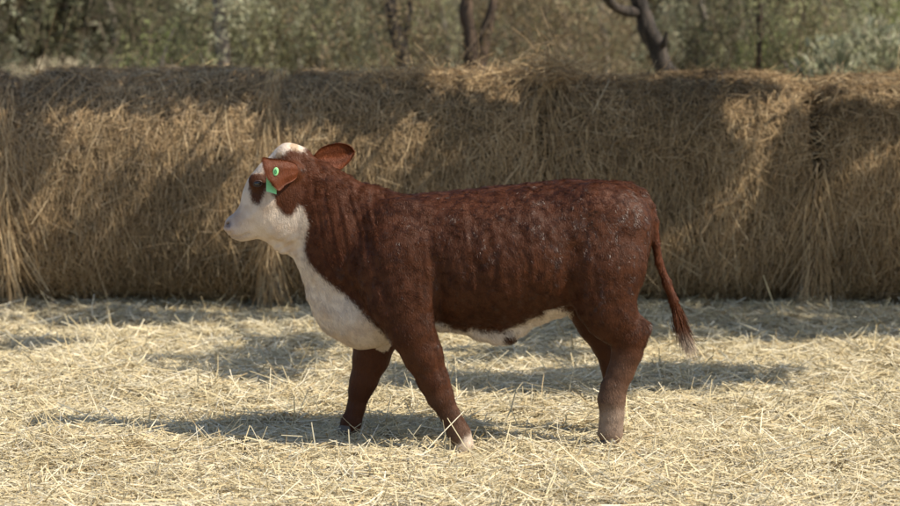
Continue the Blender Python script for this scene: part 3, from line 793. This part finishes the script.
# ------------------------------------------------------------------ trees
PAL_L = {'grey': np.array([[.35, .36, .23], [.45, .45, .31], [.23, .23, .14], [.34, .31, .21]]),
         'olive': np.array([[.24, .24, .13], [.33, .33, .18], [.14, .135, .07], [.26, .22, .13]]),
         'brown': np.array([[.25, .19, .11], [.32, .25, .15], [.16, .12, .07], [.22, .20, .11]]),
         'green': np.array([[.23, .26, .10], [.32, .34, .15], [.16, .18, .07], [.36, .36, .18]])}
def crown(kind, cx, cy, rad, z0, z1, nspray, per, seed, droop=.9):
    nspray = int(nspray * 1.3); per = int(per * 1.5)
    """hanging sprays of narrow leaves filling an uneven column of foliage; local coordinates"""
    r = np.random.default_rng(seed)
    ph = r.uniform(0, 2 * np.pi, nspray); rr = rad * np.sqrt(r.uniform(0.02, 1, nspray)) * (1 + .3 * np.sin(ph * 3 + seed))
    S = np.stack([cx + rr * np.cos(ph), cy + rr * np.sin(ph), r.uniform(z0 + .5, z1, nspray)], 1)
    S[:, 2] -= (rr / rad) ** 2 * .5
    keep = vnoise(S * [1, 1, .3], 1.0, seed) + .45 * vnoise(S * [1, 1, .4], 3.2, seed + 1) > .10
    S = S[keep]; n0 = len(S)
    Ls = r.uniform(.5, 1.3, n0)
    d = norm(np.stack([r.normal(0, .35, n0), r.normal(0, .35, n0), -np.full(n0, droop)], 1))
    k = np.repeat(np.arange(n0), per); t = r.uniform(0, 1, n0 * per)
    P = S[k] + d[k] * (Ls[k] * t)[:, None] + r.normal(0, .05, (len(k), 3))
    D = norm(d[k] * .6 + r.normal(0, .6, (len(k), 3)))
    Lf = r.uniform(.028, .065, len(k)); W = Lf * r.uniform(.16, .30, len(k))
    V, F, own = strips(P, D, norm(r.normal(0, 1, (len(k), 3)) + .01), Lf, W * 1.6, 1, None, .5)
    pal = PAL_L[kind]; cs = r.integers(0, len(pal), n0)
    tone = (1 + .85 * vnoise(S, .8, seed + 9))[:, None]
    c = pal[np.where(r.uniform(0, 1, len(k)) < .7, cs[k], r.integers(0, len(pal), len(k)))] * r.uniform(.7, 1.25, (len(k), 1)) * tone[k]
    # twigs
    Vt, Ft, ot = strips(S, d, norm(r.normal(0, 1, (n0, 3)) + .01), Ls, np.full(n0, .013), 3, r.normal(0, .3, (n0, 3)), .8)
    ct = np.tile([.26, .20, .14], (len(Vt), 1)) * r.uniform(.5, 1.2, (n0, 1))[ot]
    VV, FF = merge([(V, F), (Vt, Ft)])
    return VV, FF, np.concatenate([c[own], ct])

def tree(name, label, cat, base, pts, rads, kind, bark_m, crowns, limbs=(), group=None, stubs=()):
    root = thing(name, label, cat, base, group)
    b = np.array(base, float)
    P = resample(np.array(pts, float), 26); R = np.interp(np.linspace(0, 1, 26), np.linspace(0, 1, len(rads)), rads)
    V, F = tube_mesh(P, R, 12, wob=R.mean() * .25, seed=int(abs(b[0]) * 10)); mesh_obj('trunk', V, F, bark_m, root)
    for lp, lr in limbs:
        P2 = resample(np.array(lp, float), 16); R2 = np.linspace(lr[0], lr[1], 16)
        V, F = tube_mesh(P2, R2, 9, wob=lr[0] * .2, seed=3); mesh_obj('limb', V, F, bark_m, root)
    if crowns:
        q = [crown(kind, *cr) for cr in crowns]
        VV, FF = merge([(a, b2) for a, b2, _ in q])
        mesh_obj('crown', VV, FF, M_leaf, root, col=np.concatenate([c for _, _, c in q]), smooth=False)
    return root
G1 = 'trees standing behind the hay bales'
def g3(px_, py_, Y_): return tuple(U(px_, py_, Y_))

# trees whose trunks show above the bales
Yt = 9.0
def base_of(px_, Y_): x = U(px_, 60, Y_)[0]; return (x, Y_, 0.0)
b = base_of(222, 13)
tree('slender_tree', 'slender pale-barked tree above the left bale, trunk mottled between hanging foliage', 'tree', b,
     [b, g3(223, 75, 13), g3(222, 40, 13), g3(219, 0, 13), g3(222, -60, 13), g3(214, -160, 13)], [.09, .075, .07, .065, .05, .02], 'olive', M_bark_pale,
     [(b[0] - .3, b[1] + 1.9, 1.7, 1.0, 3.4, 430, 42, 1)], [([g3(219, 0, 13), g3(250, -60, 13.3), g3(290, -110, 13.6)], (.04, .015))])
b = base_of(398, 12)
tree('leaning_tree', 'thin dark leaning tree behind the tousled top of the middle bale', 'tree', b,
     [(b[0] + .25, 12, 0), g3(409, 80, 12), g3(400, 45, 12), g3(391, 10, 12), g3(386, -60, 12), g3(380, -150, 12)], [.10, .085, .075, .07, .05, .02], 'grey', M_bark_dark,
     [(b[0] - .5, b[1] + 1.3, 1.6, 1.0, 3.4, 400, 42, 2)], [([g3(402, 55, 12), g3(409, 15, 12.1), g3(414, -70, 12.3)], (.05, .02))])
b = base_of(478, 11)
tree('forked_tree', 'dark reddish tree forking low into upright stems just behind the bales', 'tree', b,
     [b, g3(476, 85, 11), g3(474, 55, 11), g3(467, 20, 11), g3(465, -30, 11), g3(452, -150, 11)], [.15, .115, .09, .065, .055, .03], 'brown', M_bark_red,
     [(b[0], b[1] + 1.1, 1.6, 1.0, 3.4, 330, 40, 3)], [([g3(477, 62, 11), g3(487, 30, 11), g3(493, 0, 11), g3(505, -120, 11.3)], (.085, .03)), ([g3(493, 10, 11), g3(500, -20, 11.5), g3(520, -60, 11.8)], (.04, .015))])
bL = base_of(668, 8.2)
tree('shade_tree', 'thick dark trunk leaning left with a broken stub, rising just behind the right-hand bales', 'tree', bL,
     [(bL[0] + .35, 8.2, 0), g3(677, 95, 8.2), g3(664, 72, 8.2), g3(656, 45, 8.2), g3(645, 22, 8.2), g3(637, -5, 8.2), g3(628, -50, 8.2), g3(600, -130, 8.2)], [.13, .105, .085, .078, .078, .07, .065, .05], 'grey', M_bark_dark,
     [], [([g3(641, 12, 8.2), g3(622, 10, 8.1), g3(608, -2, 8.0), g3(590, -40, 7.8), g3(550, -90, 7.4)], (.055, .03)),
          ([g3(658, 48, 8.2), g3(664, 43, 8.1), g3(667, 32, 8.05)], (.035, .012))])
b = base_of(318, 15)
tree('stubby_tree', 'short dark stem half hidden by twigs above the seam left of centre', 'tree', b,
     [b, g3(318, 78, 15), g3(317, 40, 15), g3(320, 5, 15), g3(330, -70, 15)], [.10, .085, .08, .07, .03], 'olive', M_bark_dark,
     [(b[0] + .3, b[1] + .6, 1.7, 1.3, 4.0, 300, 42, 5)])
b = base_of(756, 12)
tree('hanging_tree', 'dim green tree with foliage hanging in strands right of the leaning trunk', 'tree', b,
     [b, g3(758, 70, 12), g3(760, 20, 12), g3(752, -90, 12)], [.04, .035, .03, .015], 'olive', M_bark_red,
     [(b[0], b[1] + .4, 1.3, .7, 3.8, 330, 44, 6)])
for k_, (pxx, Yd, kind, rad, lab, ns) in enumerate([
        (-38, 14, 'grey', 2.3, 'pale grey-green drooping tree at the left edge behind the bales', 420), (110, 17, 'olive', 2.0, 'dark olive drooping tree between the left edge and the slender pale trunk', 420),
        (165, 12.5, 'green', .9, 'small bright weeping bush peeking over the left bale', 150),
        (290, 18, 'olive', 1.9, 'dusky tree filling the gap right of the slender pale trunk', 400), (360, 20, 'grey', 2.2, 'soft grey tree far behind the thin leaning trunk', 420),
        (440, 21, 'grey', 2.2, 'hazy grey-brown tree behind and left of the forked trunk', 420), (560, 16, 'brown', 2.2, 'brown twiggy tree between forked trunk and thick leaning trunk', 520),
        (700, 14.5, 'grey', 1.7, 'grey-green leafy tree directly right of the thick leaning trunk', 460), (820, 19, 'olive', 2.0, 'shadowed olive tree behind the pale shrub on the right', 400),
        (600, 22, 'olive', 2.3, 'dim olive tree far back behind the brown twiggy tree', 400), (515, 24, 'brown', 2.3, 'brown tree far back seen past the forked trunk', 380)]):
    b = base_of(pxx, Yd)
    tree('drooping_tree' if rad > 1 else 'weeping_bush', lab, 'tree' if rad > 1 else 'bush', b, [b, (b[0] + .1, b[1], .8), (b[0] - .05, b[1], 1.4), (b[0] + .1, b[1], 1.9)] if rad < 1 else [b, (b[0] + .1, b[1], 1.6), (b[0] - .1, b[1], 2.8), (b[0] + .2, b[1], 4)], [.055, .045, .035, .015] if rad > 1 else [.03, .02, .015, .008], kind, M_bark_pale,
         [(b[0], b[1], rad, .4, 3.5 if rad > 1 else 2.1, ns, 44, 20 + k_)], group=G1 if rad > 1 else None)
# shrub on the right, with rounded pale crown
def shrub(name, label, cx, cy, rad, h, n, seed, kind):
    root = thing(name, label, 'shrub', (cx, cy, 0))
    r = np.random.default_rng(seed)
    d = norm(r.normal(0, 1, (n, 3))); d[:, 2] = np.abs(d[:, 2]); rr = r.uniform(.45, 1, n) ** .5
    P = np.stack([cx + d[:, 0] * rad * rr, cy + d[:, 1] * rad * rr, d[:, 2] * h * rr], 1)
    keep = vnoise(P, 2.6, seed) > -.25; P = P[keep]; d = d[keep]; n = len(P)
    D = norm(d + r.normal(0, .7, (n, 3)) + [0, 0, .3]); Lf = r.uniform(.04, .10, n)
    V, F, own = strips(P, D, norm(r.normal(0, 1, (n, 3)) + [0, -.3, .5]), Lf, Lf * .5, 1, None, .5)
    pal = PAL_L[kind]; c = pal[r.integers(0, len(pal), n)] * r.uniform(.8, 1.3, (n, 1))
    mesh_obj('foliage', V, F, M_leaf, root, col=c[own], smooth=False)
    st_ = []
    for i_ in range(9):
        a_2 = i_ * .7; e = np.array([cx + math.cos(a_2) * rad * .7, cy + math.sin(a_2) * rad * .7, h * .8])
        st_.append(tube_mesh(resample(np.array([(cx, cy, 0), (cx + math.cos(a_2) * rad * .2, cy + math.sin(a_2) * rad * .2, h * .45), e]), 8), np.linspace(.03, .008, 8), 6))
    V, F = merge(st_); mesh_obj('stems', V, F, M_bark_pale, root)
x_, _, z_ = U(862, 40, 10.5)
shrub('pale_shrub', 'pale grey-green shrub with arching sprays at the right edge behind the last bale', x_, 10.5, 1.1, 1.98, 15000, 61, 'grey')
x_, _, z_ = U(790, 40, 15)
shrub('green_shrub', 'low bright green shrub between the hanging tree and the pale shrub', x_, 15, 1.3, 1.9, 14000, 62, 'green')
x_, _, z_ = U(880, 40, 22)
shrub('far_green_shrub', 'sunlit yellow-green shrub far behind, over the pale shrub at the right edge', x_, 22, 2.6, 2.7, 16000, 63, 'green')

# far woodland: reads as one mass
def woods(n, y0, y1, seed):
    r = np.random.default_rng(seed)
    y = r.uniform(y0, y1, n); x = r.uniform(-1, 1, n) * ((9 + y) * .24 + 4); z = r.uniform(.2, 1, n) ** .8 * 6.5 * (.8 + .3 * vnoise(np.stack([x, y, 0 * x], 1), .25, seed))
    P = np.stack([x, y, z], 1); keep = vnoise(P, .8, seed) + .3 * vnoise(P, 2, seed + 1) > -.35; P = P[keep]; n = len(P)
    D = norm(r.normal(0, 1, (n, 3)) + [0, 0, -.5]); Lf = r.uniform(.14, .3, n)
    V, F, own = strips(P, D, norm(r.normal(0, 1, (n, 3))), Lf, Lf * .5, 1, None, .6)
    m = (vnoise(P, .35, seed + 3) > .1).astype(int)
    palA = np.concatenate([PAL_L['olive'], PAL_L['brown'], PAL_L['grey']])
    c = palA[r.integers(0, len(palA), n)] * r.uniform(.2, .6, (n, 1))  # leaves darkened: the deep shade inside the wood is put into their colour
    return V, F, c[own]
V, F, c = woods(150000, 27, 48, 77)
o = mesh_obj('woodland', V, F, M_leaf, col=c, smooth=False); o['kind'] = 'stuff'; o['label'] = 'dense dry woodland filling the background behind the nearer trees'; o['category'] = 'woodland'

# ------------------------------------------------------------------ the crown over the bales, above the frame: it casts the dappled shade
def bale_hit(px_, py_):
    # march the view ray to the front of the bales or the ground
    f = np.array([0, math.cos(PITCH), -math.sin(PITCH)]); up = np.array([0, math.sin(PITCH), math.cos(PITCH)])
    r = f * F_PX + np.array([1.0, 0, 0]) * (px_ - 450) - up * (py_ - 253); r = r / np.linalg.norm(r)
    for t in np.arange(8, 16, .03):
        p = CAM + r * t
        if p[2] <= 0: return p
        if (abs((p[1] - BALE_CY) / BALE_D) ** 2.5 + abs((p[2] - .79) / .79) ** 2.5) < 1: return p
    return None
# (x, y, rx, ry, weight): where tree shade falls in the picture; negative = sun fleck
SHADE = [(130, 90, 190, 17, 1.3), (330, 95, 80, 20, .9), (380, 108, 110, 20, .7), (500, 140, 60, 40, .6), (600, 130, 60, 70, 1.2), (660, 150, 60, 80, 1.2), (560, 110, 40, 60, 1.0), (820, 130, 40, 25, .8), (870, 125, 40, 12, .7),
         (20, 140, 30, 50, .5), (200, 215, 220, 18, .8), (460, 200, 70, 20, .5), (800, 200, 30, 60, .6), (720, 86, 50, 8, .8),
         (770, 325, 190, 17, 1.8), (600, 325, 80, 14, 1.3), (500, 330, 130, 13, 1.1), (330, 320, 150, 10, 1.1), (80, 318, 130, 9, 1.1), (25, 345, 40, 14, .8), (235, 368, 85, 20, .8), (160, 335, 60, 5, .3),
         (520, 355, 90, 10, .9), (500, 388, 110, 12, .9), (650, 380, 105, 12, 1.8), (400, 375, 60, 14, .6), (300, 350, 70, 8, .6)]
FLECK = [(65, 165, 35, 22), (300, 140, 35, 22), (185, 145, 60, 25), (350, 80, 40, 8), (425, 75, 40, 6), (500, 95, 30, 12), (400, 120, 25, 12), (385, 160, 25, 18), (455, 140, 14, 30), (740, 165, 38, 60), (860, 90, 50, 10), (885, 155, 30, 15),
         (590, 347, 50, 3.5), (500, 371, 40, 4), (185, 335, 40, 7), (620, 75, 30, 5), (470, 350, 25, 3)]
def dens(x, y):
    s = 0
    for a, b2, rx, ry, w_ in SHADE: s += w_ * math.exp(-(((x - a) / rx) ** 2 + ((y - b2) / ry) ** 2) ** 1.5)
    for a, b2, rx, ry in FLECK: s *= 1 - .95 * math.exp(-(((x - a) / rx) ** 2 + ((y - b2) / ry) ** 2) ** 2)
    return s
rs = np.random.default_rng(5); CL = []
tries = 0
nb = ng = 0
while len(CL) < 1350 and tries < 30000:
    tries += 1
    x_ = rs.uniform(-40, 940); lo_ = rs.uniform() < .45; y_ = rs.uniform(308, 402) if lo_ else rs.uniform(70, 205)
    if rs.uniform() > min(dens(x_, y_), 1.3) ** 2.2: continue
    h = bale_hit(x_, y_)
    if h is None: continue
    if h[2] > 1.3 and rs.uniform() < .35: h = np.array([h[0], h[1] + rs.uniform(.1, .6), 1.57])
    zt = rs.uniform(2.75, 4.1) if h[2] > .3 else rs.uniform(2.7, 3.7)
    CL.append(h + SUN * ((zt - h[2]) / SUN[2]))
CL = np.array(CL)
per = 70; k = np.repeat(np.arange(len(CL)), per); n = len(k)
P = CL[k] + rs.normal(0, 1, (n, 3)) * [.055, .05, .055]
P = P + norm(rs.normal(0, 1, (n, 3))) * .02
Lf = rs.uniform(.04, .075, n)
V, F, own = strips(P, norm(rs.normal(0, 1, (n, 3)) + [0, 0, -.4]), norm(rs.normal(0, 1, (n, 3))), Lf, Lf * .5, 1, None, .5)
pal = PAL_L['grey']; c = pal[rs.integers(0, 4, n)]
shade_root = [o for o in bpy.data.objects if o.name == 'shade_tree'][0]
mesh_obj('crown', V, F, M_leaf, shade_root, col=c[own], smooth=False)
# boughs carrying that crown
start = np.array(g3(600, -130, 8.2)); tips = []
cent = CL[rs.choice(len(CL), 26, replace=False)]
for ctr in cent:
    mid = (start + ctr) / 2 + [0, 0, .9]
    tips.append(tube_mesh(resample(np.array([start, mid, ctr]), 12), np.linspace(.03, .006, 12), 6))
V, F = merge(tips); mesh_obj('bough', V, F, M_bark_dark, shade_root)

for o in bpy.data.objects:
    if '_o' in o: del o['_o']
